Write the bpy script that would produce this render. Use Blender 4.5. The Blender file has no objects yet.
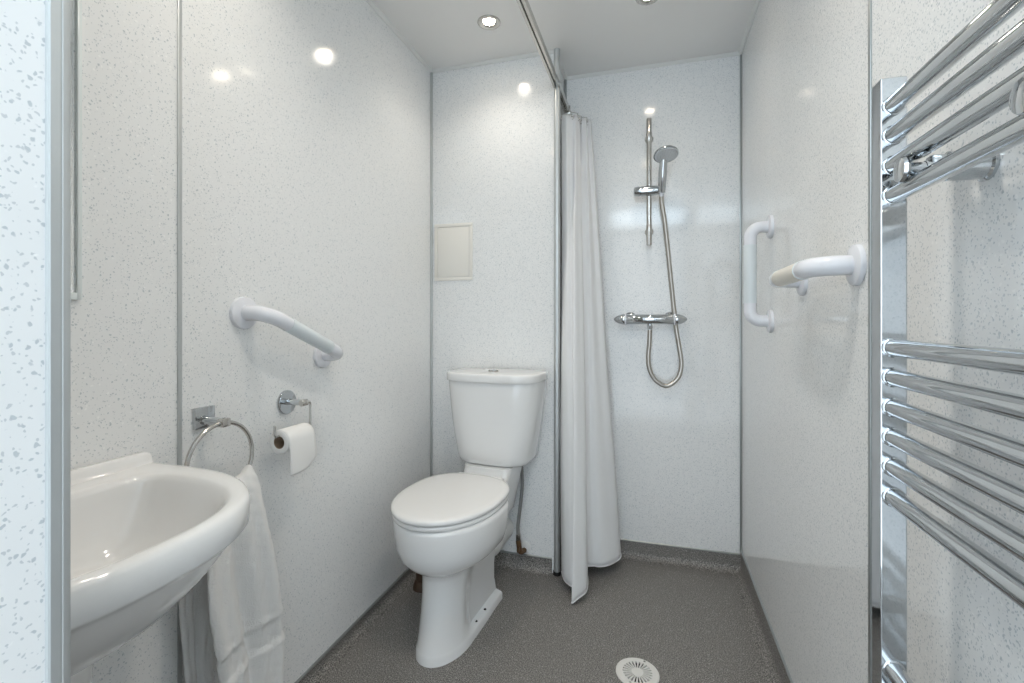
import bpy, bmesh, math, random
from mathutils import Vector, Matrix
random.seed(7)
PI = math.pi
scene = bpy.context.scene
C = scene.collection

# ------------------------------------------------------------------ helpers
def nmat(name):
    m = bpy.data.materials.new(name); m.use_nodes = True
    nt = m.node_tree
    return m, nt, nt.nodes['Principled BSDF']

def simple(name, col, rough=.4, metal=0., spec=.5, coat=0., bump=None):
    m, nt, b = nmat(name)
    b.inputs['Base Color'].default_value = (*col, 1)
    b.inputs['Roughness'].default_value = rough
    b.inputs['Metallic'].default_value = metal
    b.inputs['Specular IOR Level'].default_value = spec
    b.inputs['Coat Weight'].default_value = coat
    b.inputs['Coat Roughness'].default_value = .05
    if bump:
        sc, st, dist = bump
        tc = nt.nodes.new('ShaderNodeTexCoord')
        n = nt.nodes.new('ShaderNodeTexNoise'); n.inputs['Scale'].default_value = sc; n.inputs['Detail'].default_value = 3
        bp = nt.nodes.new('ShaderNodeBump'); bp.inputs['Strength'].default_value = st; bp.inputs['Distance'].default_value = dist
        nt.links.new(tc.outputs['Object'], n.inputs['Vector'])
        nt.links.new(n.outputs['Fac'], bp.inputs['Height'])
        nt.links.new(bp.outputs['Normal'], b.inputs['Normal'])
    return m

def panel_material():
    """white glossy wet-wall panel with grey and sparkling flecks"""
    m, nt, b = nmat('speckled_panel')
    N, L = nt.nodes, nt.links
    geo = N.new('ShaderNodeNewGeometry')
    col = None
    prev = None
    warp = N.new('ShaderNodeTexNoise'); warp.inputs['Scale'].default_value = 170; warp.inputs['Detail'].default_value = 1
    L.new(geo.outputs['Position'], warp.inputs['Vector'])
    add = N.new('ShaderNodeVectorMath'); add.operation = 'MULTIPLY_ADD'
    L.new(warp.outputs['Color'], add.inputs[0]); add.inputs[1].default_value = (.006, .006, .006)
    L.new(geo.outputs['Position'], add.inputs[2])
    base = N.new('ShaderNodeRGB'); base.outputs[0].default_value = (.865, .87, .865, 1)
    prev = base.outputs[0]
    #        scale, size, keep-above, colour, strength
    for sc, size, keep, colr, st in ((98, .15, .60, (.44, .49, .52), .68),
                                     (150, .18, .50, (.46, .51, .54), .72),
                                     (105, .20, .70, (.97, .97, .96), .8),
                                     (230, .24, .40, (.54, .57, .59), .70)):
        v = N.new('ShaderNodeTexVoronoi'); v.inputs['Scale'].default_value = sc; v.inputs['Randomness'].default_value = 1
        L.new(add.outputs[0], v.inputs['Vector'])
        mr = N.new('ShaderNodeMapRange'); mr.inputs['From Min'].default_value = size; mr.inputs['From Max'].default_value = size * 1.45
        mr.inputs['To Min'].default_value = 1; mr.inputs['To Max'].default_value = 0
        L.new(v.outputs['Distance'], mr.inputs['Value'])
        sep = N.new('ShaderNodeSeparateColor'); L.new(v.outputs['Color'], sep.inputs[0])
        gt = N.new('ShaderNodeMath'); gt.operation = 'GREATER_THAN'; gt.inputs[1].default_value = keep
        L.new(sep.outputs[0], gt.inputs[0])
        mu = N.new('ShaderNodeMath'); mu.operation = 'MULTIPLY'
        L.new(mr.outputs[0], mu.inputs[0]); L.new(gt.outputs[0], mu.inputs[1])
        m2 = N.new('ShaderNodeMath'); m2.operation = 'MULTIPLY'; m2.inputs[1].default_value = st
        L.new(mu.outputs[0], m2.inputs[0])
        mix = N.new('ShaderNodeMix'); mix.data_type = 'RGBA'
        L.new(m2.outputs[0], mix.inputs[0]); L.new(prev, mix.inputs[6]); mix.inputs[7].default_value = (*colr, 1)
        prev = mix.outputs[2]
    L.new(prev, b.inputs['Base Color'])
    b.inputs['Roughness'].default_value = .10
    b.inputs['Specular IOR Level'].default_value = .5
    return m

def vinyl_material():
    m, nt, b = nmat('grey_safety_vinyl')
    N, L = nt.nodes, nt.links
    geo = N.new('ShaderNodeNewGeometry')
    n1 = N.new('ShaderNodeTexNoise'); n1.inputs['Scale'].default_value = 340; n1.inputs['Detail'].default_value = 2
    L.new(geo.outputs['Position'], n1.inputs['Vector'])
    r = N.new('ShaderNodeValToRGB')
    r.color_ramp.elements[0].position = .42; r.color_ramp.elements[0].color = (.066, .063, .060, 1)
    r.color_ramp.elements[1].position = .61; r.color_ramp.elements[1].color = (.40, .375, .35, 1)
    L.new(n1.outputs['Fac'], r.inputs[0])
    v = N.new('ShaderNodeTexVoronoi'); v.inputs['Scale'].default_value = 210
    L.new(geo.outputs['Position'], v.inputs['Vector'])
    sep = N.new('ShaderNodeSeparateColor'); L.new(v.outputs['Color'], sep.inputs[0])
    gt = N.new('ShaderNodeMath'); gt.operation = 'GREATER_THAN'; gt.inputs[1].default_value = .86; L.new(sep.outputs[0], gt.inputs[0])
    lt = N.new('ShaderNodeMath'); lt.operation = 'LESS_THAN'; lt.inputs[1].default_value = .4; L.new(v.outputs['Distance'], lt.inputs[0])
    mu = N.new('ShaderNodeMath'); mu.operation = 'MULTIPLY'; L.new(gt.outputs[0], mu.inputs[0]); L.new(lt.outputs[0], mu.inputs[1])
    m3 = N.new('ShaderNodeMath'); m3.operation = 'MULTIPLY'; m3.inputs[1].default_value = .5; L.new(mu.outputs[0], m3.inputs[0])
    mix = N.new('ShaderNodeMix'); mix.data_type = 'RGBA'
    L.new(m3.outputs[0], mix.inputs[0]); L.new(r.outputs[0], mix.inputs[6]); mix.inputs[7].default_value = (.62, .60, .56, 1)
    L.new(mix.outputs[2], b.inputs['Base Color'])
    b.inputs['Roughness'].default_value = .5
    bp = N.new('ShaderNodeBump'); bp.inputs['Strength'].default_value = .25; bp.inputs['Distance'].default_value = .001
    L.new(n1.outputs['Fac'], bp.inputs['Height']); L.new(bp.outputs['Normal'], b.inputs['Normal'])
    return m

def cloth_material(name, col, transl, scale, strength, dist):
    m = bpy.data.materials.new(name); m.use_nodes = True
    nt = m.node_tree; N, L = nt.nodes, nt.links
    N.clear()
    out = N.new('ShaderNodeOutputMaterial')
    d = N.new('ShaderNodeBsdfDiffuse'); d.inputs['Color'].default_value = (*col, 1)
    t = N.new('ShaderNodeBsdfTranslucent'); t.inputs['Color'].default_value = (*col, 1)
    mx = N.new('ShaderNodeMixShader'); mx.inputs[0].default_value = transl
    tc = N.new('ShaderNodeTexCoord')
    n = N.new('ShaderNodeTexNoise'); n.inputs['Scale'].default_value = scale; n.inputs['Detail'].default_value = 4
    bp = N.new('ShaderNodeBump'); bp.inputs['Strength'].default_value = strength; bp.inputs['Distance'].default_value = dist
    L.new(tc.outputs['Object'], n.inputs['Vector']); L.new(n.outputs['Fac'], bp.inputs['Height'])
    L.new(bp.outputs['Normal'], d.inputs['Normal'])
    L.new(d.outputs[0], mx.inputs[1]); L.new(t.outputs[0], mx.inputs[2])
    L.new(mx.outputs[0], out.inputs['Surface'])
    return m

def emis(name, col, s):
    m = bpy.data.materials.new(name); m.use_nodes = True
    nt = m.node_tree; nt.nodes.clear()
    o = nt.nodes.new('ShaderNodeOutputMaterial'); e = nt.nodes.new('ShaderNodeEmission')
    e.inputs[0].default_value = (*col, 1); e.inputs[1].default_value = s
    nt.links.new(e.outputs[0], o.inputs[0]); return m

M = dict(
    panel=panel_material(),
    vinyl=vinyl_material(),
    ceiling=simple('white_ceiling_board', (.88, .87, .85), .35),
    alu=simple('satin_aluminium_trim', (.60, .62, .62), .38, .75),
    alu_dark=simple('grey_aluminium_trim', (.40, .42, .42), .35, .8),
    white_trim=simple('white_plastic_trim', (.80, .80, .78), .3),
    ceramic=simple('white_glazed_ceramic', (.86, .855, .845), .07, 0, .5, .3),
    seat=simple('white_seat_plastic', (.86, .85, .835), .16),
    white=simple('white_coated_tube', (.80, .81, .85), .2, 0, .5, .2),
    grip=simple('pale_grip_tube', (.70, .75, .77), .38),
    cream=simple('cream_grip_tube', (.78, .74, .66), .35),
    chrome=simple('polished_chrome', (.58, .60, .615), .05, 1),
    rail=simple('brushed_steel_rail', (.52, .51, .48), .22, 1),
    chrome_soft=simple('brushed_chrome', (.60, .58, .55), .2, 1),
    hose=simple('metal_shower_hose', (.50, .47, .43), .28, 1, bump=None),
    braid=simple('braided_grey_hose', (.33, .33, .32), .45, .6, bump=(900, .6, .001)),
    brass=simple('tarnished_brass', (.16, .095, .05), .5, .7, bump=(200, .4, .002)),
    dark=simple('black_rubber', (.012, .012, .012), .6),
    paper=simple('white_tissue_paper', (.86, .85, .83), .9, 0, .1, bump=(350, .5, .001)),
    card=simple('brown_cardboard_core', (.30, .22, .15), .9),
    access=simple('cream_plastic_hatch', (.88, .85, .79), .35),
    grate=simple('white_plastic_grate', (.80, .78, .74), .4),
    spray=simple('grey_spray_face', (.62, .64, .66), .35),
    curtain=cloth_material('white_curtain_fabric', (.97, .97, .97), .2, 60, .15, .002),
    towel=cloth_material('white_terry_towel', (.93, .925, .91), .05, 420, .9, .004),
    mirror=simple('mirror_glass', (.86, .88, .87), .02, 1),
    glass_edge=simple('bevelled_glass_edge', (.80, .85, .84), .15, 0),
    soil=simple('brown_waste_pipe', (.09, .055, .035), .5),
    lamp=emis('warm_lamp_glow', (1, .86, .68), 26),
)

ORG = {}
def link(name, bm, mat, parent=None, angle=40, smooth=True):
    off = Vector((0, 0, 0)); p = parent
    if p is not None: off = ORG.get(p.name, Vector((0, 0, 0)))
    bmesh.ops.recalc_face_normals(bm, faces=bm.faces[:])
    if off.length: bmesh.ops.translate(bm, vec=-off, verts=bm.verts[:])
    me = bpy.data.meshes.new(name); bm.to_mesh(me); bm.free()
    for f in me.polygons: f.use_smooth = smooth
    if smooth: me.set_sharp_from_angle(angle=math.radians(angle))
    me.materials.append(mat)
    o = bpy.data.objects.new(name, me); C.objects.link(o)
    if parent is not None: o.parent = parent; ORG[o.name] = off
    return o

def thing(name, loc, label, cat, group=None, rot=0):
    o = bpy.data.objects.new(name, None); C.objects.link(o)
    o.empty_display_size = .05
    o.location = loc; o.rotation_euler = (0, 0, rot)
    ORG[o.name] = Vector(loc)
    o['label'] = label; o['category'] = cat
    if group: o['group'] = group
    return o

def tag(o, label, cat, group=None):
    o['label'] = label; o['category'] = cat
    if group: o['group'] = group
    return o

def struct(name, bm, mat, angle=40, smooth=True):
    o = link(name, bm, mat, None, angle, smooth); o['kind'] = 'structure'; return o

def box(bm, x0, x1, y0, y1, z0, z1, bev=0, seg=2):
    r = bmesh.ops.create_cube(bm, size=1)
    for v in r['verts']:
        v.co = Vector(((x0 + x1) / 2 + v.co.x * (x1 - x0), (y0 + y1) / 2 + v.co.y * (y1 - y0), (z0 + z1) / 2 + v.co.z * (z1 - z0)))
    if bev:
        es = {e for v in r['verts'] for e in v.link_edges}
        bmesh.ops.bevel(bm, geom=list(es), offset=bev, segments=seg, profile=.5, affect='EDGES')
    return bm

def BX(*a, **k): return box(bmesh.new(), *a, **k)

def rings(bm, loops, cap0=True, cap1=True, closed=True):
    vs = [[bm.verts.new(p) for p in lp] for lp in loops]
    n = len(vs[0])
    for a, b in zip(vs, vs[1:]):
        for i in range(n if closed else n - 1):
            j = (i + 1) % n
            bm.faces.new((a[i], a[j], b[j], b[i]))
    if cap0 and closed: bm.faces.new(vs[0][::-1])
    if cap1 and closed: bm.faces.new(vs[-1])
    return vs

def tube(bm, pts, r, n=16, cap=True):
    pts = [Vector(p) for p in pts]
    rr = r if isinstance(r, (list, tuple)) else [r] * len(pts)
    T = []
    for i in range(len(pts)):
        a = pts[max(0, i - 1)]; b = pts[min(len(pts) - 1, i + 1)]
        T.append((b - a).normalized())
    up = Vector((0, 0, 1)) if abs(T[0].z) < .9 else Vector((1, 0, 0))
    nrm = (up - T[0] * up.dot(T[0])).normalized()
    loops = []
    for i, p in enumerate(pts):
        if i:
            q = T[i - 1].rotation_difference(T[i]); nrm = (q @ nrm)
            nrm = (nrm - T[i] * nrm.dot(T[i])).normalized()
        bn = T[i].cross(nrm)
        loops.append([p + (nrm * math.cos(2 * PI * k / n) + bn * math.sin(2 * PI * k / n)) * rr[i] for k in range(n)])
    rings(bm, loops, cap, cap)
    return bm

def TB(*a, **k): return tube(bmesh.new(), *a, **k)

def lathe(bm, origin, axis, prof, n=32, cap=True):
    """prof: list of (distance along axis, radius)"""
    o = Vector(origin); ax = Vector(axis).normalized()
    u = ax.orthogonal().normalized(); w = ax.cross(u)
    loops = [[o + ax * d + (u * math.cos(2 * PI * k / n) + w * math.sin(2 * PI * k / n)) * max(r, 1e-5) for k in range(n)] for d, r in prof]
    rings(bm, loops, cap, cap)
    return bm

def LT(*a, **k): return lathe(bmesh.new(), *a, **k)

def fillet(pts, rad, seg=8):
    """polyline with rounded corners"""
    pts = [Vector(p) for p in pts]; out = [pts[0]]
    for a, b, c in zip(pts, pts[1:], pts[2:]):
        d1 = (a - b).normalized(); d2 = (c - b).normalized()
        ang = d1.angle(d2); t = rad / math.tan(ang / 2)
        p1 = b + d1 * t; p2 = b + d2 * t
        cen = b + (d1 + d2).normalized() * (rad / math.sin(ang / 2))
        v1 = p1 - cen; v2 = p2 - cen; tot = v1.angle(v2)
        ax = v1.cross(v2).normalized()
        for i in range(seg + 1):
            out.append(cen + Matrix.Rotation(tot * i / seg, 3, ax) @ v1)
    out.append(pts[-1]); return out

def spline(pts, n):
    """Catmull-Rom through points, n samples"""
    P = [Vector(p) for p in pts]; P = [P[0] * 2 - P[1]] + P + [P[-1] * 2 - P[-2]]
    m = len(P) - 3; out = []
    for i in range(n):
        s = i / (n - 1) * m; k = min(int(s), m - 1); t = s - k
        a, b, c, d = P[k:k + 4]
        out.append(.5 * ((2 * b) + (c - a) * t + (2 * a - 5 * b + 4 * c - d) * t * t + (3 * b - a - 3 * c + d) * t ** 3))
    return out

def smooth01(t):
    t = max(0, min(1, t)); return t * t * (3 - 2 * t)

# ------------------------------------------------------------------ the room
XL, XR, YW, YS, H = -1.007, .375, 2.049, 2.295, 2.29
XC = -.412                     # corner where the toilet recess steps back to the shower
XN, YN = -.475, .279            # near wall end on the left
YB = -.5                       # wall with the doorway behind the viewpoint

struct('floor', BX(-1.1, .45, -1.0, 2.36, -.05, 0), M['vinyl'], smooth=False)
struct('ceiling', BX(-1.1, .45, YB - .08, 2.36, H, H + .05), M['ceiling'], smooth=False)
struct('wall_left', BX(XL - .05, XL, YB - .08, YW, 0, H), M['panel'], smooth=False)
struct('wall_back_left', BX(XL - .05, XC, YW, 2.36, 0, H), M['panel'], smooth=False)
struct('wall_back_right', BX(XC, XR, YS, 2.36, 0, H), M['panel'], smooth=False)
struct('wall_right', BX(XR, XR + .05, YB - .08, 2.36, 0, H), M['panel'], smooth=False)
struct('wall_near_left', BX(XN - .032, XN, YB, YN, 0, H), M['panel'], smooth=False)
bm = bmesh.new()
DX0, DX1 = -.42, .32
box(bm, XL, DX0, YB - .08, YB, 0, H); box(bm, DX1, XR, YB - .08, YB, 0, H)
box(bm, DX0, DX1, YB - .08, YB, 2.0, 2.052); box(bm, DX0, DX1, YB - .08, YB, 2.265, H)
struct('wall_front', bm, M['white_trim'], smooth=False)

# aluminium joint strips between the panels
def strip(name, x0, x1, y0, y1, z0=0.0, z1=H, mat='alu', bev=.0015):
    return struct(name, BX(x0, x1, y0, y1, z0, z1, bev=bev), M[mat])
strip('trim_1', XL, XL + .003, .795, .806, mat='alu')                      # left wall joint
strip('trim_2', XL, XL + .010, YW - .010, YW, .06, H - .012)                      # left inner corner
strip('trim_3', XR - .003, XR, .994, 1.004, mat='alu_dark')                     # right wall joint
strip('trim_4', XR - .007, XR, YS - .007, YS, .09, H - .012, mat='alu_dark')     # right inner corner
strip('trim_5', XC, XC + .011, YS - .011, YS, .08, H - .012, mat='alu_dark')     # inner corner behind curtain
# rounded outer corner post where the recess steps back
bm = bmesh.new()
cx, cy, r = XC + .012, YW - .007, .0140
loops = [[(cx + r * math.cos(2 * PI * k / 20), cy + r * math.sin(2 * PI * k / 20), z) for k in range(20)] for z in (.014, H - .001)]
rings(bm, loops); struct('trim_6', bm, M['alu'])
bm = bmesh.new()
rings(bm, [[(cx + (r + .003) * math.cos(2 * PI * k / 20), cy + (r + .003) * math.sin(2 * PI * k / 20), z) for k in range(20)] for z in (.0005, .016)])
struct('trim_7', bm, M['dark'])
# end profile of the near wall
bm = bmesh.new()
pr = [(XN - .033, YN + .002), (XN - .001, YN + .002), (XN + .0012, YN + .0012), (XN + .002, YN - .001), (XN + .0022, YN - .0045), (XN + .0018, YN - .0055), (XN + .0026, YN - .0065), (XN + .0026, YN - .0135), (XN + .0018, YN - .015), (XN, YN - .0158), (XN - .033, YN - .0158)]
rings(bm, [[(x, y, z) for x, y in pr] for z in (0.0, H)]); struct('trim_8', bm, M['alu'], angle=25)
# slim ceiling edge trims
def edge(name, a, b, inward):
    a = Vector(a); b = Vector(b); n = Vector(inward)
    prof = [(0, H - .012), (.004, H - .012), (.012, H - .004), (.012, H), (0, H)]
    bm = bmesh.new()
    rings(bm, [[(p.x + n.x * d, p.y + n.y * d, z) for d, z in prof] for p in (a, b)])
    struct(name, bm, M['white_trim'], angle=20)
edge('trim_9', (XL, YB, 0), (XL, YW, 0), (1, 0))
edge('trim_10', (XL, YW, 0), (XC, YW, 0), (0, -1))
edge('trim_11', (XC, YS, 0), (XR, YS, 0), (0, -1))
edge('trim_12', (XR, YB, 0), (XR, YS, 0), (-1, 0))
edge('trim_13', (XC, YW, 0), (XC, YS, 0), (1, 0))

# coved vinyl upstands and their cap strips
def upstand(name, a, b, inward, h, cap, rad=.028):
    a = Vector(a); b = Vector(b); n = Vector(inward)
    prof = [(0, h), (.004, h)]
    for k in range(9):
        t = PI / 2 * k / 8
        prof.append((.004 + rad * (1 - math.cos(t)), .0012 + rad * (1 - math.sin(t))))
    prof += [(.004 + rad + .01, .0006), (0, .0006)]
    bm = bmesh.new()
    rings(bm, [[(p.x + n.x * d, p.y + n.y * d, z) for d, z in prof] for p in (a, b)])
    struct(name, bm, M['vinyl'], angle=50)
    pr2 = [(0, h), (.0055, h), (.0055, h + .004), (.002, h + .007), (0, h + .007)]
    bm = bmesh.new()
    rings(bm, [[(p.x + n.x * d, p.y + n.y * d, z) for d, z in pr2] for p in (a, b)])
    struct(cap, bm, M['alu_dark'], angle=20)
upstand('baseboard_left', (XL, YB, 0), (XL, YW, 0), (1, 0), .040, 'trim_14', .022)
upstand('baseboard_back_left', (XL, YW, 0), (XC - .012, YW, 0), (0, -1), .060, 'trim_15')
upstand('baseboard_back_right', (XC, YS, 0), (XR, YS, 0), (0, -1), .073, 'trim_16')
upstand('baseboard_right', (XR, YB, 0), (XR, YS, 0), (-1, 0), .095, 'trim_17')
upstand('baseboard_return', (XC, YW + .02, 0), (XC, YS, 0), (1, 0), .073, 'trim_18')

# hatch on the recess wall
hx = thing('access_hatch', (-.89, YW, 1.294), 'small cream square access hatch on the wall above the toilet', 'hatch')
bm = bmesh.new()
x0, x1, z0, z1 = -.988, -.796, 1.294, 1.560; fw = .016
for q in ((x0, x1, z0, z0 + fw), (x0, x1, z1 - fw, z1), (x0, x0 + fw, z0 + fw, z1 - fw), (x1 - fw, x1, z0 + fw, z1 - fw)):
    box(bm, q[0], q[1], YW - .005, YW, q[2], q[3], bev=.0012)
link('frame', bm, M['access'], hx)
link('door', BX(x0 + fw + .0015, x1 - fw - .0015, YW - .004, YW - .0005, z0 + fw + .0015, z1 - fw - .0015, bev=.001), M['access'], hx)

# ------------------------------------------------------------------ ceiling lights
def downlight(x, y, label, power):
    t = thing('recessed_downlight', (x, y, H), label, 'ceiling light', 'recessed ceiling downlights')
    bm = bmesh.new()
    n = 40
    prof = [(-.0005, .046), (.004, .045), (.0065, .041), (.006, .034), (.0035, .030), (.0012, .023), (-.0003, .022)]
    loops = [[(x + r * math.cos(2 * PI * k / n), y + r * math.sin(2 * PI * k / n), H - d) for k in range(n)] for d, r in prof]
    rings(bm, loops, False, False)
    link('bezel', bm, M['chrome_soft'], t)
    bm = bmesh.new()
    prof = [(.0004, .0215), (.0025, .019), (.0040, .010), (.0045, .001)]
    rings(bm, [[(x + r * math.cos(2 * PI * k / n), y + r * math.sin(2 * PI * k / n), H - d) for k in range(n)] for d, r in prof], True, True)
    link('lamp', bm, M['lamp'], t)
    l = bpy.data.lights.new('spot', 'SPOT'); l.energy = power; l.color = (1, .925, .82)
    l.spot_size = math.radians(140); l.spot_blend = .9; l.shadow_soft_size = .035
    o = bpy.data.objects.new('downlight_beam', l); o.location = (x, y, H - .012); C.objects.link(o); o.parent = None
    o['kind'] = 'structure'
downlight(-.622, 1.778, 'lit round ceiling downlight above the toilet, left of the curtain rail', 2.7)
downlight(-.016, 1.800, 'lit round ceiling downlight above the shower area, cut by the top of the photo', 1.7)
downlight(-.660, .820, 'lit round ceiling downlight above the basin, seen only as a reflection', 5.0)
downlight(-.050, .860, 'lit round ceiling downlight between the radiator and the basin, seen only as a reflection', 7.0)

# ------------------------------------------------------------------ curtain rail and shower curtain
RX, RZ = -.400, 2.118
t = thing('curtain_rail', (RX, YS, RZ), 'slim steel shower curtain rail running along under the ceiling', 'curtain rail')
bm = bmesh.new()
w, hh = .0125, .027
prof = [(-w, 0), (-w, hh), (w, hh), (w, 0), (.003, 0), (.003, .004), (w - .003, .004), (w - .003, hh - .003), (-w + .003, hh - .003), (-w + .003, .004), (-.003, .004), (-.003, 0)]
rings(bm, [[(RX + x, y, RZ + z) for x, z in prof] for y in (YB + .004, YS - .006)])
link('track', bm, M['rail'], t, angle=20)
link('wall_bracket', BX(RX - .017, RX + .017, YS - .007, YS - .0003, RZ - .006, RZ + .034, bev=.002), M['rail'], t)

NT = 220
botpts = [(-.372, 1.985, .045), (-.352, 1.930, .040), (-.325, 1.905, .036), (-.298, 1.900, .030), (-.296, 1.872, .018), (-.300, 1.835, .010), (-.277, 1.858, .020), (-.250, 1.895, .030), (-.252, 1.96, .045), (-.270, 2.030, .055), (-.250, 2.055, .052), (-.215, 2.062, .050), (-.175, 2.095, .050), (-.142, 2.150, .055), (-.150, 2.205, .058), (-.21, 2.225, .06), (-.28, 2.215, .06)]
toppts = [(-.404, 2.185, 2.052), (-.400, 2.160, 2.052), (-.385, 2.150, 2.052), (-.370, 2.155, 2.052), (-.362, 2.175, 2.052), (-.352, 2.165, 2.052), (-.345, 2.180, 2.052), (-.338, 2.20, 2.052), (-.343, 2.225, 2.052), (-.337, 2.235, 2.052), (-.326, 2.22, 2.052), (-.318, 2.225, 2.052), (-.312, 2.245, 2.052), (-.302, 2.242, 2.052), (-.300, 2.265, 2.052), (-.33, 2.27, 2.052), (-.37, 2.265, 2.052)]
toppts = [(-.406 + (x + .404) * 1.2, y, z) for x, y, z in toppts]
B = spline(botpts, NT); T_ = spline(toppts, NT)
NZ = 90
loops = []
for j in range(NZ + 1):
    s = j / NZ                              # 0 top, 1 bottom
    row = []
    for i in range(NT):
        f = i / (NT - 1)
        e = s ** .95
        p = T_[i].lerp(B[i], e)
        z = T_[i].z + (B[i].z - T_[i].z) * s
        # small pleats fading downwards and faint storage creases
        amp = .0035 * (1 - s) ** 1.2 + .0008
        rip = math.sin(f * 2 * PI * 9 + .6 * math.sin(s * 5)) * amp
        cre = sum(.0022 * math.exp(-((z - zc) / .006) ** 2) for zc in (.28, .62, .96, 1.30))
        wob = .0035 * math.sin(7 * s + 9 * f) * s
        row.append(Vector((p.x + rip * .4 + wob, p.y - rip - cre + wob, z)))
    loops.append(row)
bm = bmesh.new(); rings(bm, loops, False, False, closed=False)
cur = link('shower_curtain', bm, M['curtain'], None, angle=180)
tag(cur, 'white fabric shower curtain bunched beside the corner post, hem on the floor', 'shower curtain')
sol = cur.modifiers.new('thick', 'SOLIDIFY'); sol.thickness = .0011; sol.offset = 0
# hem bead along the bottom
link('hem', TB([p + Vector((0, 0, .001)) for p in loops[-1]], .0026, n=8), M['curtain'], cur, angle=180)
bm = bmesh.new()
tube(bm, [p + Vector((0, 0, -.012)) for p in loops[0]], .0022, n=6)
link('top_band', bm, M['curtain'], cur, angle=180)
# eyelets with hooks up into the rail
for k, i in enumerate((14, 52, 88, 128, 165, 205)):
    p = loops[0][i]
    bm = bmesh.new()
    pts = [(p.x + .0075 * math.sin(a) , p.y - .0026, p.z - .016 + .0075 * math.cos(a)) for a in [2 * PI * q / 16 for q in range(17)]]
    tube(bm, pts, .0018, n=8)
    e = link('eyelet', bm, M['chrome_soft'], cur)
    yy = min(p.y, YS - .02)
    link('hook', TB(fillet([(p.x, p.y - .003, p.z - .012), (p.x, p.y - .003, p.z + .012), (RX, yy, p.z + .034), (RX, yy, RZ + .006)], .004, 3), .0015, n=6), M['chrome_soft'], cur)

# ------------------------------------------------------------------ shower fittings
SX, SY = -.016, 2.243
t = thing('shower_riser_rail', (SX, YS, 1.45), 'vertical chrome shower riser rail with slider on the back wall', 'shower rail')
link('rail', TB([(SX, SY, 1.462), (SX, SY, 2.012)], .0112, n=20), M['chrome_soft'], t)
for z0, z1 in ((1.448, 1.545), (1.917, 2.024)):
    up = z0 > 1.7
    pr_ = [(0, .0105), (.003, .0118), (.052, .0120), (.056, .0128), (.090, .0130), (.097, .0105)] if not up else [(0, .0105), (.006, .0130), (.040, .0130), (.045, .0120), (.104, .0118), (.107, .0105)]
    b_ = link('end_bracket', LT((SX, SY, z0), (0, 0, 1), pr_, n=24), M['chrome_soft'], t)
    zc = z0 + (.07 if not up else .03)
    link('wall_post', LT((SX, YS - .0003, zc), (0, -1, 0), [(0, .019), (.004, .019), (.006, .012), (YS - SY, .011)], n=24), M['chrome_soft'], b_)
sl = link('slider', LT((-.083, 2.232, 1.693), (1, 0, 0), [(0, .014), (.004, .0205), (.026, .0225), (.030, .0185), (.034, .0225), (.080, .0230), (.105, .0200), (.128, .0180), (.131, .012)], n=28), M['chrome'], t)
link('clamp_ring', LT((SX, SY, 1.674), (0, 0, 1), [(0, .015), (.002, .018), (.036, .018), (.038, .015)], n=24), M['chrome'], sl)
# holder cup tilted towards the room
HB = Vector((.038, 2.213, 1.680)); HD = Vector((.05, -.36, .93)).normalized()
link('holder_cup', LT(HB - HD * .004, HD, [(0, .0125), (.002, .0155), (.030, .0175), (.031, .0135), (.004, .0115)], n=24, cap=False), M['chrome'], sl)

t = thing('shower_handset', HB, 'chrome hand shower with grey round spray face, held in the slider', 'shower head')
HE = HB + HD * .138
hp = [HB + HD * d for d in (0, .015, .03, .05, .075, .10, .122, .138)]
link('handle', TB(hp, [.0115, .0135, .0165, .0180, .0185, .0175, .0160, .013], n=20), M['chrome'], t)
FN = Vector((.10, -.33, -.94)).normalized()          # the face looks down and into the room
hc = HE + Vector((.010, -.030, .006))
hd = link('head', LT(hc - FN * .026, FN, [(0, .010), (.002, .022), (.009, .040), (.017, .0505), (.023, .0525), (.0265, .0515)], n=40), M['chrome'], t)
sf = link('spray_face', LT(hc + FN * .0003, FN, [(0, .0475), (.0022, .0470), (.0036, .042), (.0042, .001)], n=40), M['spray'], hd)
bm = bmesh.new()
u = FN.orthogonal().normalized(); w_ = FN.cross(u)
for rr, cnt in ((.012, 6), (.024, 12), (.036, 18)):
    for k in range(cnt):
        a = 2 * PI * k / cnt
        lathe(bm, hc + FN * .004 + (u * math.cos(a) + w_ * math.sin(a)) * rr, FN, [(-.0012, .0016), (.0012, .0011)], n=6)
link('nozzles', bm, M['chrome_soft'], sf)
link('hose_nut', LT(HB - HD * .020, HD, [(0, .0085), (.002, .0105), (.018, .0105), (.0205, .0095)], n=20), M['white'], t)

# thermostatic bar valve
VZ, VY = 1.113, 2.222
t = thing('bar_shower_valve', (-.012, YS, VZ), 'chrome thermostatic bar shower valve with pointed end handles', 'shower valve')
link('body', LT((-.118, VY, VZ), (1, 0, 0), [(0, .020), (.003, .0225), (.207, .0225), (.210, .020)], n=32), M['chrome'], t)
for sx, xx in ((-1, -.121), (1, .096)):
    k = link('control_handle', LT((xx, VY, VZ), (sx, 0, 0), [(0, .0235), (.004, .0245), (.014, .0235), (.028, .019), (.040, .0125), (.048, .006), (.050, .001)], n=32), M['chrome'], t)
    link('collar', LT((xx - sx * .003, VY, VZ), (sx, 0, 0), [(-.004, .0240), (-.003, .0258), (.003, .0258), (.004, .0240)], n=32), M['white'], k)
    f = link('wall_flange', LT((-.100 if sx < 0 else .076, YS - .0003, VZ + .006), (0, -1, 0), [(0, .029), (.004, .029), (.012, .026), (.018, .016), (.055, .0145)], n=32), M['chrome'], t)
link('outlet', LT((-.012, VY, VZ - .020), (0, 0, -1), [(0, .0115), (.018, .0115), (.020, .0100), (.028, .0100)], n=20), M['chrome'], t)

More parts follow.
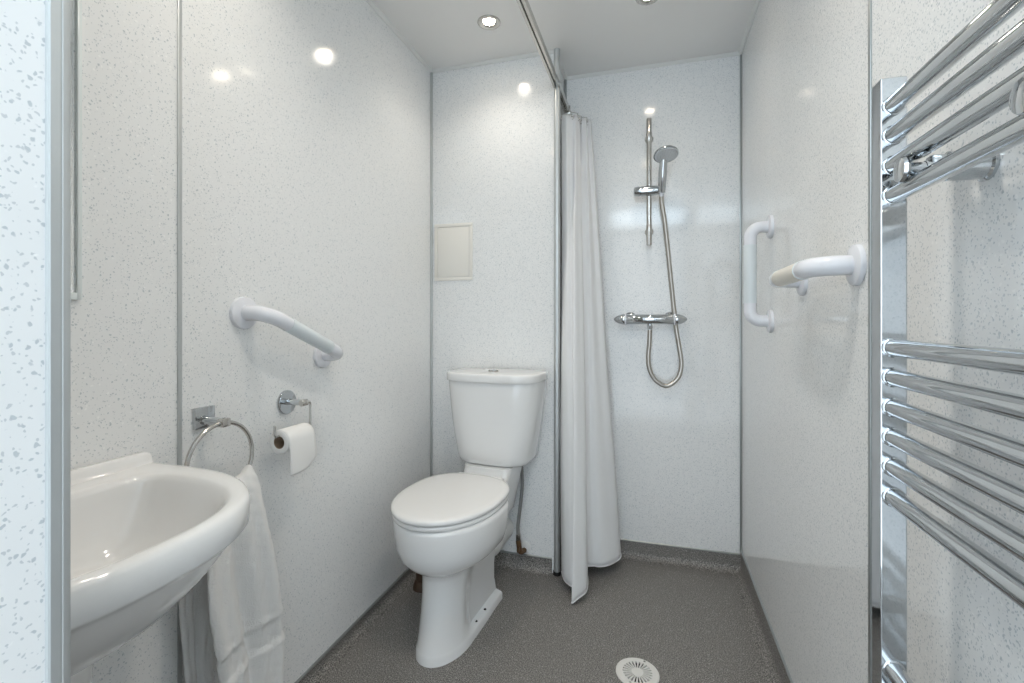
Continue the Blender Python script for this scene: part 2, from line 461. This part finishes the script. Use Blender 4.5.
# hose
hs = HB - HD * .020
pts = [hs - HD * .001, hs + Vector((.002, .008, -.030)), (.052, 2.238, 1.55), (.066, 2.252, 1.42), (.080, 2.262, 1.28), (.092, 2.266, 1.16), (.103, 2.264, 1.06), (.117, 2.255, .97), (.122, 2.245, .905), (.106, 2.235, .850), (.060, 2.228, .816), (.012, 2.224, .840), (-.014, 2.222, .89), (-.019, 2.222, .945), (-.014, 2.222, 1.01), (-.012, 2.222, VZ - .049)]
hose_pts = spline(pts, 150)
hose = link('shower_hose', TB(hose_pts, .0100, n=12), M['hose'], None, angle=180)
tag(hose, 'flexible metal shower hose hanging in a loop below the bar valve', 'shower hose')
# ribbed sheath
nt = M['hose'].node_tree
# ------------------------------------------------------------------ grab bars
def grab_bar(loc_a, loc_b, wall_x, inward, off, label, gripmat, r=.0195, fr=.041, bend=.05):
    a = Vector((wall_x, *loc_a)); b = Vector((wall_x, *loc_b)); n = Vector((inward, 0, 0))
    t = thing('grab_bar', a, label, 'grab bar', 'white grab bars on the walls')
    d = (b - a).normalized(); A = a + n * off; Bq = b + n * off
    rad = bend
    for p, P, sg in ((a, A, 1), (b, Bq, -1)):
        dd = d * sg
        path = fillet([p + n * .004, P, P + dd * (rad + .028)], rad, 12)
        link('elbow', TB(path, r, n=28), M['white'], t, angle=50)
        link('flange', LT(p + n * .0003, n, [(0, fr), (.005, fr), (.0085, fr * .96), (.011, fr * .80), (.0125, r + .002)], n=40), M['white'], t)
    s0 = A + d * (rad + .026); s1 = Bq - d * (rad + .026)
    L_ = (s1 - s0).length
    link('grip', LT(s0, d, [(0, r - .002), (.001, r + .0003), (.002, r + .0006), (L_ - .002, r + .0006), (L_ - .001, r + .0003), (L_, r - .002)], n=28), M[gripmat], t)
    for s in (s0, s1):
        link('joint_ring', LT(s - d * .0012, d, [(0, r - .001), (.0002, r + .0011), (.0022, r + .0011), (.0024, r - .001)], n=28), M['grip'], t)
    return t
grab_bar((.972, 1.128), (1.275, 1.000), XL, 1, .078, 'white angled grab bar on the left wall above the toilet roll', 'grip', fr=.042)
grab_bar((1.742, 1.418), (1.742, 1.107), XR, -1, .064, 'white vertical grab bar on the right wall inside the shower area', 'grip', bend=.034, fr=.039)
grab_bar((1.055, 1.215), (1.395, 1.213), XR, -1, .072, 'white horizontal grab bar with cream grip beside the towel radiator', 'cream', fr=.040)

# ------------------------------------------------------------------ towel radiator
RY = .742
t = thing('towel_radiator', (XR - .09, RY, .45), 'chrome ladder towel radiator with flat uprights on the right wall', 'radiator')
UX0, UX1 = .2895, .3195
RB, RT = .44, 1.430
YNR = .262
for y0, y1 in ((RY, RY + .027), (YNR - .027, YNR)):
    link('upright', BX(UX0, UX1, y0, y1, RB, RT, bev=.0015, seg=2), M['chrome'], t, angle=15)
DD = .6285 / 475
zs = [1.11 - (v - 320) * DD for v in (107, 136.5, 166.5, 196, 347.5, 377, 407, 436.5, 466, 496)]
zs += [.650 - .039 * k for k in range(5)]
for z in zs:
    bar = link('rung', TB([(.3035, YNR - .003, z), (.3035, RY + .003, z)], .0113, n=28), M['chrome'], t)
    link('collar', LT((.3035, RY + .001, z), (0, -1, 0), [(0, .0132), (.0035, .0132), (.0048, .0114)], n=28), M['chrome'], bar)
    link('collar', LT((.3035, YNR - .001, z), (0, 1, 0), [(0, .0132), (.0035, .0132), (.0048, .0114)], n=28), M['chrome'], bar)
# wall brackets clamping between the rungs
for yb, zb in ((.688, 1.2925), (.490, 1.2925), (.688, .611), (.490, .611)):
    if yb < .5: yb = .487
    b_ = link('wall_bracket', LT((XR - .0003, yb, zb), (-1, 0, 0), [(0, .0200), (.004, .0205), (.006, .0180), (.040, .0172), (.046, .011), (.050, .0085), (.062, .0085)], n=28), M['chrome'], t)
    link('clamp_block', BX(.3165, .334, yb - .008, yb + .008, zb - .014, zb + .014, bev=.003), M['chrome'], b_)
    link('clamp_disc', LT((.2925, yb, zb), (-1, 0, 0), [(-.026, .0075), (-.004, .0075), (-.001, .0145), (.002, .0160), (.0055, .0145), (.007, .008), (.0073, .001)], n=32), M['chrome'], b_)

# ------------------------------------------------------------------ wash basin
def bas_outline(inset_side, inset_front, back, n=72):
    """D shaped outline in (distance from wall, along wall); counter-clockwise from back right"""
    hw = .272 - inset_side; xf = .412 - inset_front
    pts = []
    # superellipse front half
    xm = .10 if back == 0 else .17
    for k in range(n + 1):
        a = -PI / 2 + PI * k / n
        c_, s_ = math.cos(a), math.sin(a)
        p = 2.4
        x = xm + (xf - xm) * abs(c_) ** (2 / p)
        y = hw * (abs(s_) ** (2 / p)) * (1 if s_ > 0 else -1)
        pts.append((x, y))
    m = 10
    if back > 0:
        for k in range(1, 33):
            a = PI / 2 + PI * k / 33
            c_, s_ = math.cos(a), math.sin(a)
            q = 4.5
            pts.append((xm - (xm - back) * abs(c_) ** (2 / q), hw * abs(s_) ** (2 / q) * (1 if s_ > 0 else -1)))
        return pts
    for k in range(1, m + 1): pts.append((xm + (back - xm) * k / m, hw))
    for k in range(1, 13): pts.append((back, hw - 2 * hw * k / 13))
    for k in range(m): pts.append((back + (xm - back) * k / m, -hw))
    return pts
BYC = .460
def W(p, z): return (XL + .001 + p[0], BYC + p[1], z)
def scaled(pts, k, cx=.0, ky=None):
    ky = k if ky is None else ky
    return [(cx + (x - cx) * k, y * ky) for x, y in pts]
t = thing('wash_basin', (XL, BYC, 0), 'white ceramic wall basin on the left beside the near wall end', 'basin')
bm = bmesh.new()
O = lambda i, f: bas_outline(i, f, .0)
loops = []
# underside upwards to the rim, then into the bowl
for z, k, ky in ((.585, .42, .40), (.600, .49, .46), (.630, .62, .59), (.660, .74, .71), (.690, .82, .80), (.720, .885, .868), (.742, .926, .914), (.756, .950, .942), (.763, .965, .958), (.769, .985, .980)):
    loops.append([W(p, z) for p in scaled(O(0, 0), k, 0, ky)])
loops.append([W(p, .775) for p in O(.001, .001)])
loops.append([W(p, .800) for p in O(0, 0)])
loops.append([W(p, .811) for p in O(.001, .001)])
loops.append([W(p, .8165) for p in O(.004, .004)])
loops.append([W(p, .8195) for p in O(.010, .009)])
loops.append([W(p, .8200) for p in O(.018, .014)])
def I(i, f, b): return bas_outline(.050 + i, .022 + f, .070 + b)
loops.append([W(p, .8200) for p in bas_outline(.050, .020, .064)])
loops.append([W(p, .8170) for p in I(.006, .004, .004)])
loops.append([W(p, .8080) for p in I(.012, .010, .008)])
for z, q in ((.790, .018), (.770, .026), (.750, .036), (.730, .048), (.715, .062), (.704, .082), (.698, .105)):
    loops.append([W(p, z) for p in I(q, q * 1.35, q * .45)])
rings(bm, loops, True, True)
body = link('bowl', bm, M['ceramic'], t, angle=60)
bm = bmesh.new()
# low upstand along the back, rounded at its end
prof = [(.0005, .800), (.034, .800), (.034, .818), (.028, .8205), (.024, .826), (.021, .836), (.016, .8405), (.004, .8412), (.0005, .840)]
ys = [BYC - .265, BYC - .261, BYC + .256, BYC + .263, BYC + .2665]
kk = [.55, 1, 1, .93, .55]
rings(bm, [[(XL + .001 + d * (1 if q > .9 else .9), y, .800 + (z - .800) * q) for d, z in prof] for y, q in zip(ys, kk)])
link('upstand', bm, M['ceramic'], t, angle=50)
# pedestal
bm = bmesh.new()
loops = []
for z, hw, xf in ((.0, .095, .175), (.02, .095, .175), (.05, .088, .165), (.2, .082, .155), (.4, .096, .160), (.52, .110, .165), (.60, .118, .17)):
    lp = []
    for k in range(25):
        a = -PI / 2 + PI * k / 24
        lp.append((XL + .048 + (xf - .048) * abs(math.cos(a)) ** .7, BYC + hw * math.sin(a), z))
    loops.append(lp)
rings(bm, loops); link('pedestal', bm, M['ceramic'], t, angle=50)
link('waste', LT((XL + .19, BYC, .6975), (0, 0, 1), [(0, .030), (.003, .030), (.005, .026), (.004, .014), (.0035, .001)], n=32), M['chrome'], t)

# mirror above the basin
t = thing('wall_mirror', (XL, .43, 1.148), 'tall glass mirror on the left wall above the basin', 'mirror')
link('mirror_glass', BX(XL + .0005, XL + .0050, .212, .597, 1.160, 1.90), M['mirror'], t, smooth=False)
bm = bmesh.new()
y0, y1, z0, z1 = .203, .610, 1.147, 1.913
for a in ((y1 - .008, y1, z0, z1), (y0, y0 + .009, z0, z1), (y0 + .009, y1 - .008, z0, z0 + .013), (y0 + .009, y1 - .008, z1 - .013, z1)):
    box(bm, XL + .0005, XL + .007, a[0], a[1], a[2], a[3], bev=.0015)
link('edge_bevel', bm, M['glass_edge'], t)

# ------------------------------------------------------------------ towel ring and towel
t = thing('towel_ring', (XL, .853, .885), 'chrome towel ring with square plate, beside the basin', 'towel ring')
link('backplate', BX(XL + .0003, XL + .010, .831, .882, .859, .908, bev=.0015), M['chrome'], t)
link('post', LT((XL + .010, .852, .878), (1, 0, 0), [(0, .0105), (.004, .0090), (.052, .0085), (.058, .0085)], n=24), M['chrome'], t)
link('ring_clamp', BX(-.949, -.929, .842, .864, .8665, .8855, bev=.003), M['chrome_soft'], t)
RC = Vector((-.940, .848, .790)); RR = .0855
pts = [RC + Vector((.0, RR * math.sin(a), RR * math.cos(a))) for a in [2 * PI * k / 64 for k in range(64)]]
bm = bmesh.new()
n = 12
loops = []
for k in range(64):
    a = 2 * PI * k / 64; rd = Vector((0, math.sin(a), math.cos(a)))
    loops.append([pts[k] + (rd * math.cos(2 * PI * q / n) + Vector((1, 0, 0)) * math.sin(2 * PI * q / n)) * .0050 for q in range(n)])
loops.append(loops[0]); rings(bm, loops, False, False); bmesh.ops.remove_doubles(bm, verts=bm.verts[:], dist=1e-5)
link('ring', bm, M['chrome_soft'], t)

# towel pulled through the ring: back fall, over the ring, front fall
def terry(u_, v_):
    return .0022 * math.sin(31 * u_ + 17 * v_) * math.sin(23 * v_ - 11 * u_)
NW = 44
rows = []
def trow(z, ya, yb, x, fold, ph, sag=0):
    row = []
    for i in range(NW + 1):
        f = i / NW
        y = ya + (yb - ya) * f
        xx = x + fold * math.sin(f * PI * 3.0 + ph) + fold * .45 * math.sin(f * PI * 7 + 2 * ph)
        row.append(Vector((xx, y, z + sag * (2 * f - 1) ** 2)))
    return row
# back fall, bottom to top
ctrl = [(.255, .808, .875, -.978, .006, .3, 0), (.33, .803, .873, -.977, .007, .4, 0), (.42, .792, .878, -.975, .008, .5, 0), (.53, .780, .888, -.972, .009, .7, 0), (.62, .782, .915, -.966, .008, .9, .01),
        (.69, .795, .932, -.956, .005, 1.0, .028), (.722, .802, .936, -.945, .002, 1.0, .042), (.733, .802, .936, -.934, .001, 1.0, .048), (.726, .801, .937, -.920, .003, 1.0, .046),
        (.690, .798, .945, -.908, .007, .9, .034), (.62, .790, .962, -.902, .012, .7, .012), (.53, .786, .985, -.902, .015, .5, 0), (.42, .805, 1.004, -.905, .015, .35, 0), (.33, .826, 1.014, -.907, .014, .25, 0), (.24, .838, 1.016, -.908, .013, .2, 0), (.16, .846, 1.012, -.908, .012, .15, 0)]
P = [Vector((c[0], c[1], c[2])) for c in ctrl]; Q = [Vector((c[3], c[4], c[5])) for c in ctrl]; S_ = [Vector((c[6], 0, 0)) for c in ctrl]
NR = 130
Pn, Qn, Sn = spline(P, NR), spline(Q, NR), spline(S_, NR)
for a, b_, c_ in zip(Pn, Qn, Sn):
    rows.append(trow(a.x, a.y - .016, a.z - .016, b_.x, b_.y * .8, b_.z, c_.x * .55))
bm = bmesh.new(); rings(bm, rows, False, False, closed=False)
for v in bm.verts: v.co.x += terry(v.co.y * 6, v.co.z * 6)
# woven border: a band pressed slightly flatter, with two raised lines
for v in bm.verts:
    if v.co.x > -.935:
        z = v.co.z
        if .314 < z < .372: v.co.x -= .004
        if abs(z - .311) < .005 or abs(z - .375) < .005: v.co.x += .004
tw = link('hand_towel', bm, M['towel'], None, angle=180)
tag(tw, 'white terry hand towel hanging through the towel ring', 'towel')
sol = tw.modifiers.new('thick', 'SOLIDIFY'); sol.thickness = .0085; sol.offset = 0
sub = tw.modifiers.new('soft', 'SUBSURF'); sub.levels = 1; sub.render_levels = 1

# ------------------------------------------------------------------ toilet roll holder and roll
TX, TZ = -.943, .8035
t = thing('toilet_roll_holder', (XL, 1.117, .876), 'round chrome toilet roll holder with bent wire arm on the left wall', 'toilet roll holder')
link('backplate', LT((XL + .0003, 1.119, .875), (1, 0, 0), [(0, .0345), (.006, .0345), (.0085, .0325), (.009, .001)], n=40), M['chrome'], t)
link('post', LT((XL + .009, 1.117, .877), (1, 0, 0), [(0, .0095), (.006, .0085), (.050, .0080)], n=20), M['chrome'], t)
link('socket', LT((TX, 1.106, .877), (0, 1, 0), [(0, .008), (.002, .0095), (.020, .0095), (.022, .008)], n=20), M['chrome_soft'], t)
link('wire_arm', TB(fillet([(TX, 1.120, .877), (TX, 1.143, .877), (TX, 1.143, TZ), (TX, 1.010, TZ), (TX, 1.010, TZ + .030)], .008, 6), .0034, n=14), M['chrome_soft'], t)
cz = TZ - .0034 - .0160 + .0032
Y0, Y1 = 1.024, 1.124
t = thing('toilet_roll', (TX, (Y0 + Y1) / 2, cz - .035), 'nearly used white toilet roll with its loose end hanging down', 'toilet roll')
bm = bmesh.new()
n = 48
def circ(y, r, cx=TX, cz_=cz): return [(cx + r * math.cos(2 * PI * k / n), y, cz_ + r * math.sin(2 * PI * k / n)) for k in range(n)]
lo = [circ(Y0 + .0005, .0168), circ(Y0, .0175), circ(Y0, .0300), circ(Y0 + .001, .0310), circ(Y1 - .001, .0310), circ(Y1, .0300), circ(Y1, .0175), circ(Y1 - .0005, .0168)]
rings(bm, lo + [lo[0]], False, False); bmesh.ops.remove_doubles(bm, verts=bm.verts[:], dist=1e-6)
link('paper_roll', bm, M['paper'], t, angle=50)
bm = bmesh.new()
lo = [circ(Y0 + .0005, .0167), circ(Y0 + .0005, .0157), circ(Y1 - .0005, .0157), circ(Y1 - .0005, .0167)]
rings(bm, lo + [lo[0]], False, False); bmesh.ops.remove_doubles(bm, verts=bm.verts[:], dist=1e-6)
link('cardboard_core', bm, M['card'], t, angle=50)
# hanging end: wraps over the top towards the room and falls
bm = bmesh.new()
path = []
for k in range(13):
    a = PI * .62 - (PI * .62) * k / 12
    path.append((TX + .0322 * math.cos(a), cz + .0322 * math.sin(a)))
for k in range(1, 15):
    path.append((TX + .0322 + .004 * math.sin(k / 14 * 2.2), cz - .086 * k / 14))
rowsp = []
for i, (x, z) in enumerate(path):
    row = []
    for q in range(13):
        f = q / 12
        y = Y0 + .0012 + (Y1 - Y0 - .0024) * f
        d = max(0, i - 12) / 14
        row.append((x + .0025 * d * math.sin(f * 5), y + .010 * d * (f * .6), z + d * (.010 * f + .018 * max(0, f - .45) ** 2 * 3) - .004 * d * math.sin(f * PI)))
    rowsp.append(row)
rings(bm, rowsp, False, False, closed=False)
tail = link('loose_sheet', bm, M['paper'], t, angle=180)
sol = tail.modifiers.new('thick', 'SOLIDIFY'); sol.thickness = .0009; sol.offset = 0

# ------------------------------------------------------------------ toilet (built in its own frame: origin on the floor at the wall, -y towards the room)
TOX, TROT = -.643, math.radians(-4.8)
toilet = thing('toilet', (TOX, YW - .012, 0), 'white close-coupled toilet with cistern, seat lid down', 'toilet', rot=TROT)
ORG[toilet.name] = Vector((0, 0, 0))
def section(z, yf, R, A, B_, y1, y2, yb, n=60, zf=None):
    """outline: round front of half-width A, easing to half-width B_ at the back"""
    half = []
    for k in range(n + 1):
        t_ = k / n
        y = yf + (yb - yf) * (1 - math.cos(t_ * PI / 2)) if t_ < 1 else yb
        s = (y - yf) / R
        w_ = A * math.sqrt(max(0, 1 - (1 - min(s, 1)) ** 2))
        w_ = w_ + (B_ - A) * smooth01((y - y1) / (y2 - y1)) if y > yf + R * .6 and y > y1 else w_
        half.append((w_, y))
    z_ = (lambda y: z) if zf is None else zf
    L_ = [(-w_, y, z_(y)) for w_, y in half[1:]][::-1]
    Rr = [(w_, y, z_(y)) for w_, y in half[1:]]
    return L_ + [(0, yf, z_(yf))] + Rr
secs = [
    # z, front, front radius, half width, back half width, ease start, ease end, back
    (.000, -.662, .150, .090, .088, -.40, -.30, -.225),
    (.022, -.661, .150, .089, .087, -.40, -.30, -.225),
    (.030, -.658, .145, .086, .083, -.45, -.36, -.228),
    (.038, -.655, .140, .083, .062, -.53, -.44, -.230),
    (.080, -.646, .125, .078, .054, -.55, -.44, -.230),
    (.140, -.636, .120, .075, .054, -.55, -.44, -.230),
    (.200, -.628, .120, .075, .058, -.55, -.42, -.228),
    (.250, -.626, .125, .079, .066, -.54, -.40, -.225),
    (.268, -.630, .135, .086, .074, -.52, -.36, -.220),
    (.279, -.642, .160, .104, .082, -.48, -.30, -.215),
    (.291, -.662, .190, .127, .090, -.45, -.27, -.210),
    (.308, -.684, .212, .148, .096, -.43, -.25, -.205),
    (.328, -.701, .227, .166, .102, -.42, -.24, -.200),
    (.365, -.712, .236, .178, .104, -.42, -.24, -.200),
    (.410, -.717, .240, .184, .104, -.42, -.23, -.200),
    (.440, -.718, .240, .186, .103, -.42, -.23, -.200),
    (.450, -.717, .240, .185, .103, -.42, -.23, -.200),
    (.455, -.712, .236, .181, .101, -.42, -.23, -.203),
]
bm = bmesh.new()
rings(bm, [section(*s) for s in secs])
pan = link('pan', bm, M['ceramic'], toilet, angle=55)
# ledge that carries the cistern
bm = bmesh.new()
def rrect(x, y0, y1, r, z, n=8):
    out = []
    for cx_, cy_, a0 in ((x - r, y1 - r, 0), (-x + r, y1 - r, PI / 2), (-x + r, y0 + r, PI), (x - r, y0 + r, 1.5 * PI)):
        for k in range(n + 1):
            a = a0 + PI / 2 * k / n
            out.append((cx_ + r * math.cos(a), cy_ + r * math.sin(a), z))
    return out
rings(bm, [rrect(.070, -.20, -.03, .03, .30), rrect(.088, -.222, -.03, .03, .38), rrect(.100, -.235, -.03, .03, .440), rrect(.103, -.215, -.02, .03, .470), rrect(.105, -.200, -.012, .03, .490), rrect(.105, -.198, -.010, .03, .503)])
link('cistern_ledge', bm, M['ceramic'], pan, angle=50)
# fixing holes on the foot
for yy in (-.365, -.440):
    for sx in (-1, 1):
        link('fixing_hole', LT((sx * .074, yy, .0322), (sx * .12, 0, 1), [(0, .0058), (.0018, .0058), (.0020, .0052), (.0019, .0005)], n=16), M['dark'], pan)
# outlet spigot and soil connector at the rear
link('soil_connector', LT((-.004, -.235, .185), (0, 1, 0), [(0, .050), (.03, .052), (.05, .060), (.062, .063), (.10, .063), (.105, .060), (.205, .058), (.222, .058)], n=36), M['white_trim'], toilet)

# seat ring and lid
def egg(z, hw, yf, yb, n=64, p=2.25):
    out = []; yc = yf + (yb - yf) * .52
    for k in range(n):
        a = 2 * PI * k / n
        c_, s_ = math.cos(a), math.sin(a)
        if s_ < 0:
            x = hw * c_; y = yc + (yc - yf) * s_
        else:
            q = 3.2
            x = hw * (abs(c_) ** (2 / q)) * (1 if c_ > 0 else -1) * (1 - .16 * s_ ** 2); y = yc + (yb - yc) * abs(s_) ** (2 / q)
        out.append((x - .005, y, z))
    return out
bm = bmesh.new()
g = lambda z, d: egg(z, .184 - d, -.722 + d, -.252 - d)
lo = [g(.4555, .007), g(.457, .003), g(.462, 0), g(.468, 0), g(.4715, .003), g(.4725, .006), g(.4725, .055), g(.466, .062), g(.4555, .062)]
rings(bm, lo + [lo[0]], False, False); bmesh.ops.remove_doubles(bm, verts=bm.verts[:], dist=1e-6)
link('seat', bm, M['seat'], toilet, angle=50)
bm = bmesh.new()
g = lambda z, d: egg(z, .187 - d, -.726 + d, -.250 - d)
lo = [g(.4745, .008), g(.4755, .003), g(.479, .0005), g(.486, 0), g(.4905, .003), g(.4935, .009), g(.4955, .025), g(.4975, .07), g(.4985, .13)]
rings(bm, lo)
link('lid', bm, M['seat'], toilet, angle=50)
for sx in (-1, 1):
    link('hinge', LT((sx * .075 - .022, -.243, .4755), (1, 0, 0), [(0, .009), (.002, .0115), (.042, .0115), (.044, .009)], n=20), M['seat'], toilet)

# cistern with a bowed front, tapering downwards
def cist(z, hw, yf, ys, yb=-.004, n=40):
    """straight sides to ys, bowed front reaching yf"""
    out = []
    for k in range(n + 1):
        a = PI + PI * k / n
        c_, s_ = math.cos(a), math.sin(a)
        q = 3.0
        x = hw * abs(c_) ** (2 / q) * (1 if c_ > 0 else -1)
        y = ys - (ys - yf) * abs(s_) ** (2 / q)
        out.append((x, y, z))
    out += [(hw, ys + (yb - ys) * .5, z), (hw, yb - .01, z), (hw - .008, yb, z)]
    for k in range(1, 8): out.append((hw - .008 - (2 * hw - .016) * k / 8, yb, z))
    out += [(-hw + .008, yb, z), (-hw, yb - .01, z), (-hw, ys + (yb - ys) * .5, z)]
    return out
bm = bmesh.new()
lo = []
for z, hw, yf in ((.5032, .132, -.165), (.506, .146, -.175), (.513, .156, -.182), (.530, .164, -.188), (.57, .170, -.192), (.62, .180, -.197), (.68, .189, -.201), (.75, .197, -.205), (.80, .202, -.207), (.840, .2055, -.209), (.853, .206, -.209)):
    lo.append(cist(z, hw, yf, -.085))
rings(bm, lo)
cis = link('cistern', bm, M['ceramic'], toilet, angle=50)
bm = bmesh.new()
lo = []
for z, d in ((.8535, .004), (.8545, .001), (.857, 0), (.880, 0), (.8845, .0015), (.8875, .005), (.889, .011), (.8905, .040), (.891, .08)):
    lo.append(cist(z, .212 - d, -.222 + d, -.088, -.003))
rings(bm, lo)
lid = link('cistern_lid', bm, M['ceramic'], toilet, angle=50)
bt = link('flush_button', LT((0, -.115, .8895), (0, 0, 1), [(0, .024), (.004, .024), (.006, .021), (.0055, .019)], n=36), M['chrome_soft'], lid)
for sx in (-1, 1):
    bm = bmesh.new()
    half = [(.0012 * sx + sx * .0165 * math.sin(PI * k / 14) , -.115 - .0165 * math.cos(PI * k / 14)) for k in range(15)]
    rings(bm, [[(x, y, z) for x, y in half] for z in (.894, .8965)])
    link('half_button', bm, M['chrome'], bt)

# flexible supply hose and its valve
hv = [(-.552, 1.985, .512), (-.548, 1.995, .470), (-.550, 2.015, .38), (-.562, 2.022, .28), (-.571, 2.020, .20), (-.568, 2.015, .150)]
sh = link('supply_hose', TB(spline(hv, 50), .0076, n=12), M['braid'], None, angle=180)
tag(sh, 'grey braided water hose running down behind the toilet to its valve', 'hose')
link('hose_nut', LT((-.5682, 2.0153, .150), (.02, -.03, 1), [(-.012, .0095), (-.010, .011), (.016, .011), (.018, .0085)], n=6), M['chrome_soft'], sh, angle=20)
t = thing('isolation_valve', (-.565, YW, .10), 'tarnished brass isolating valve on the wall below the cistern', 'valve')
link('valve_body', TB(fillet([(-.568, 2.015, .138), (-.559, 2.010, .088), (-.547, YW - .004, .086)], .014, 6), .0115, n=16), M['brass'], t)
link('handle', BX(-.567, -.557, 1.985, 2.004, .098, .118, bev=.002), M['brass'], t)
link('wall_collar', LT((-.547, YW - .0003, .098), (0, -1, 0), [(0, .026), (.003, .026), (.006, .020), (.0065, .006)], n=28), M['white_trim'], t)

# brown waste pipe rising from the floor on the left of the foot
t = thing('waste_pipe', (-.915, 1.785, 0), 'short dark brown pipe elbow at the floor left of the toilet foot', 'pipe')
link('pipe', TB(fillet([(-.915, 1.785, .001), (-.915, 1.785, .105), (-.79, 1.845, .150)], .04, 8), .027, n=24), M['soil'], t)
link('floor_collar', LT((-.915, 1.785, .0006), (0, 0, 1), [(0, .040), (.008, .040), (.030, .033), (.036, .028)], n=28), M['soil'], t)
link('coupling', LT((-.868, 1.8075, .1219), (.125, .06, .045), [(0, .028), (.003, .034), (.036, .034), (.039, .028)], n=28), M['dark'], t)

# ------------------------------------------------------------------ floor drain
dx, dy, R0 = -.046, 1.542, .0665
t = thing('floor_drain', (dx, dy, 0), 'round white slotted floor drain cover in the grey floor', 'drain')
bm = bmesh.new()
n = 72
def ring_(r, z): return [(dx + r * math.cos(2 * PI * k / n), dy + r * math.sin(2 * PI * k / n), z) for k in range(n)]
lo = [ring_(R0, .0004), ring_(R0, .003), ring_(R0 - .004, .0055), ring_(.046, .0058), ring_(.046, .0012)]
rings(bm, lo, False, False)
lo = [ring_(.018, .0012), ring_(.018, .0058), ring_(.010, .0060), ring_(.002, .0060)]
rings(bm, lo, False, True)
for k in range(24):
    a = 2 * PI * k / 24
    e = Vector((math.cos(a), math.sin(a), 0)); f = Vector((-math.sin(a), math.cos(a), 0))
    o_ = Vector((dx, dy, 0))
    q = []
    for z in (.0012, .0057):
        q.append([o_ + e * .0172 - f * .0012 + Vector((0, 0, z)), o_ + e * .0465 - f * .0029 + Vector((0, 0, z)), o_ + e * .0465 + f * .0029 + Vector((0, 0, z)), o_ + e * .0172 + f * .0012 + Vector((0, 0, z))])
    rings(bm, q)
link('grate', bm, M['grate'], t, angle=30)
bm = bmesh.new(); rings(bm, [ring_(.048, .0005), ring_(.048, .0009)]); link('well', bm, M['dark'], t)
for sg in (-1, 1):
    link('screw', LT((dx + sg * .02, dy + sg * .052, .0054), (0, 0, 1), [(0, .0042), (.001, .0042), (.0016, .003), (.0016, .0003)], n=16), M['chrome_soft'], t)

# ------------------------------------------------------------------ light
wd = bpy.data.worlds.new('World'); scene.world = wd; wd.use_nodes = True
bg = wd.node_tree.nodes['Background']
bg.inputs[0].default_value = (.78, .90, 1, 1); bg.inputs[1].default_value = 1.1
# daylight through the fanlight over the door
l = bpy.data.lights.new('fanlight_daylight', 'AREA'); l.shape = 'RECTANGLE'; l.size = .72; l.size_y = .165
l.energy = 1.25; l.color = (.72, .88, 1)
o = bpy.data.objects.new('fanlight_daylight', l); C.objects.link(o)
o.location = (-.05, YB - .04, 2.178); o.rotation_euler = (PI / 2, 0, 0); o['kind'] = 'structure'

# ------------------------------------------------------------------ camera
cam = bpy.data.cameras.new('camera'); co = bpy.data.objects.new('camera', cam); C.objects.link(co)
cam.sensor_width = 36; cam.lens = 475 / 1024 * 36
co.location = (0, 0, 1.11)
co.rotation_euler = (PI / 2, 0, math.radians(16.5))
cam.shift_y = -(341.5 - 320) / 1024
cam.clip_start = .01
scene.camera = co
vs = scene.view_settings
vs.view_transform = 'Standard'; vs.look = 'None'; vs.gamma = 1; vs.use_curve_mapping = False
vs.exposure = 1.53
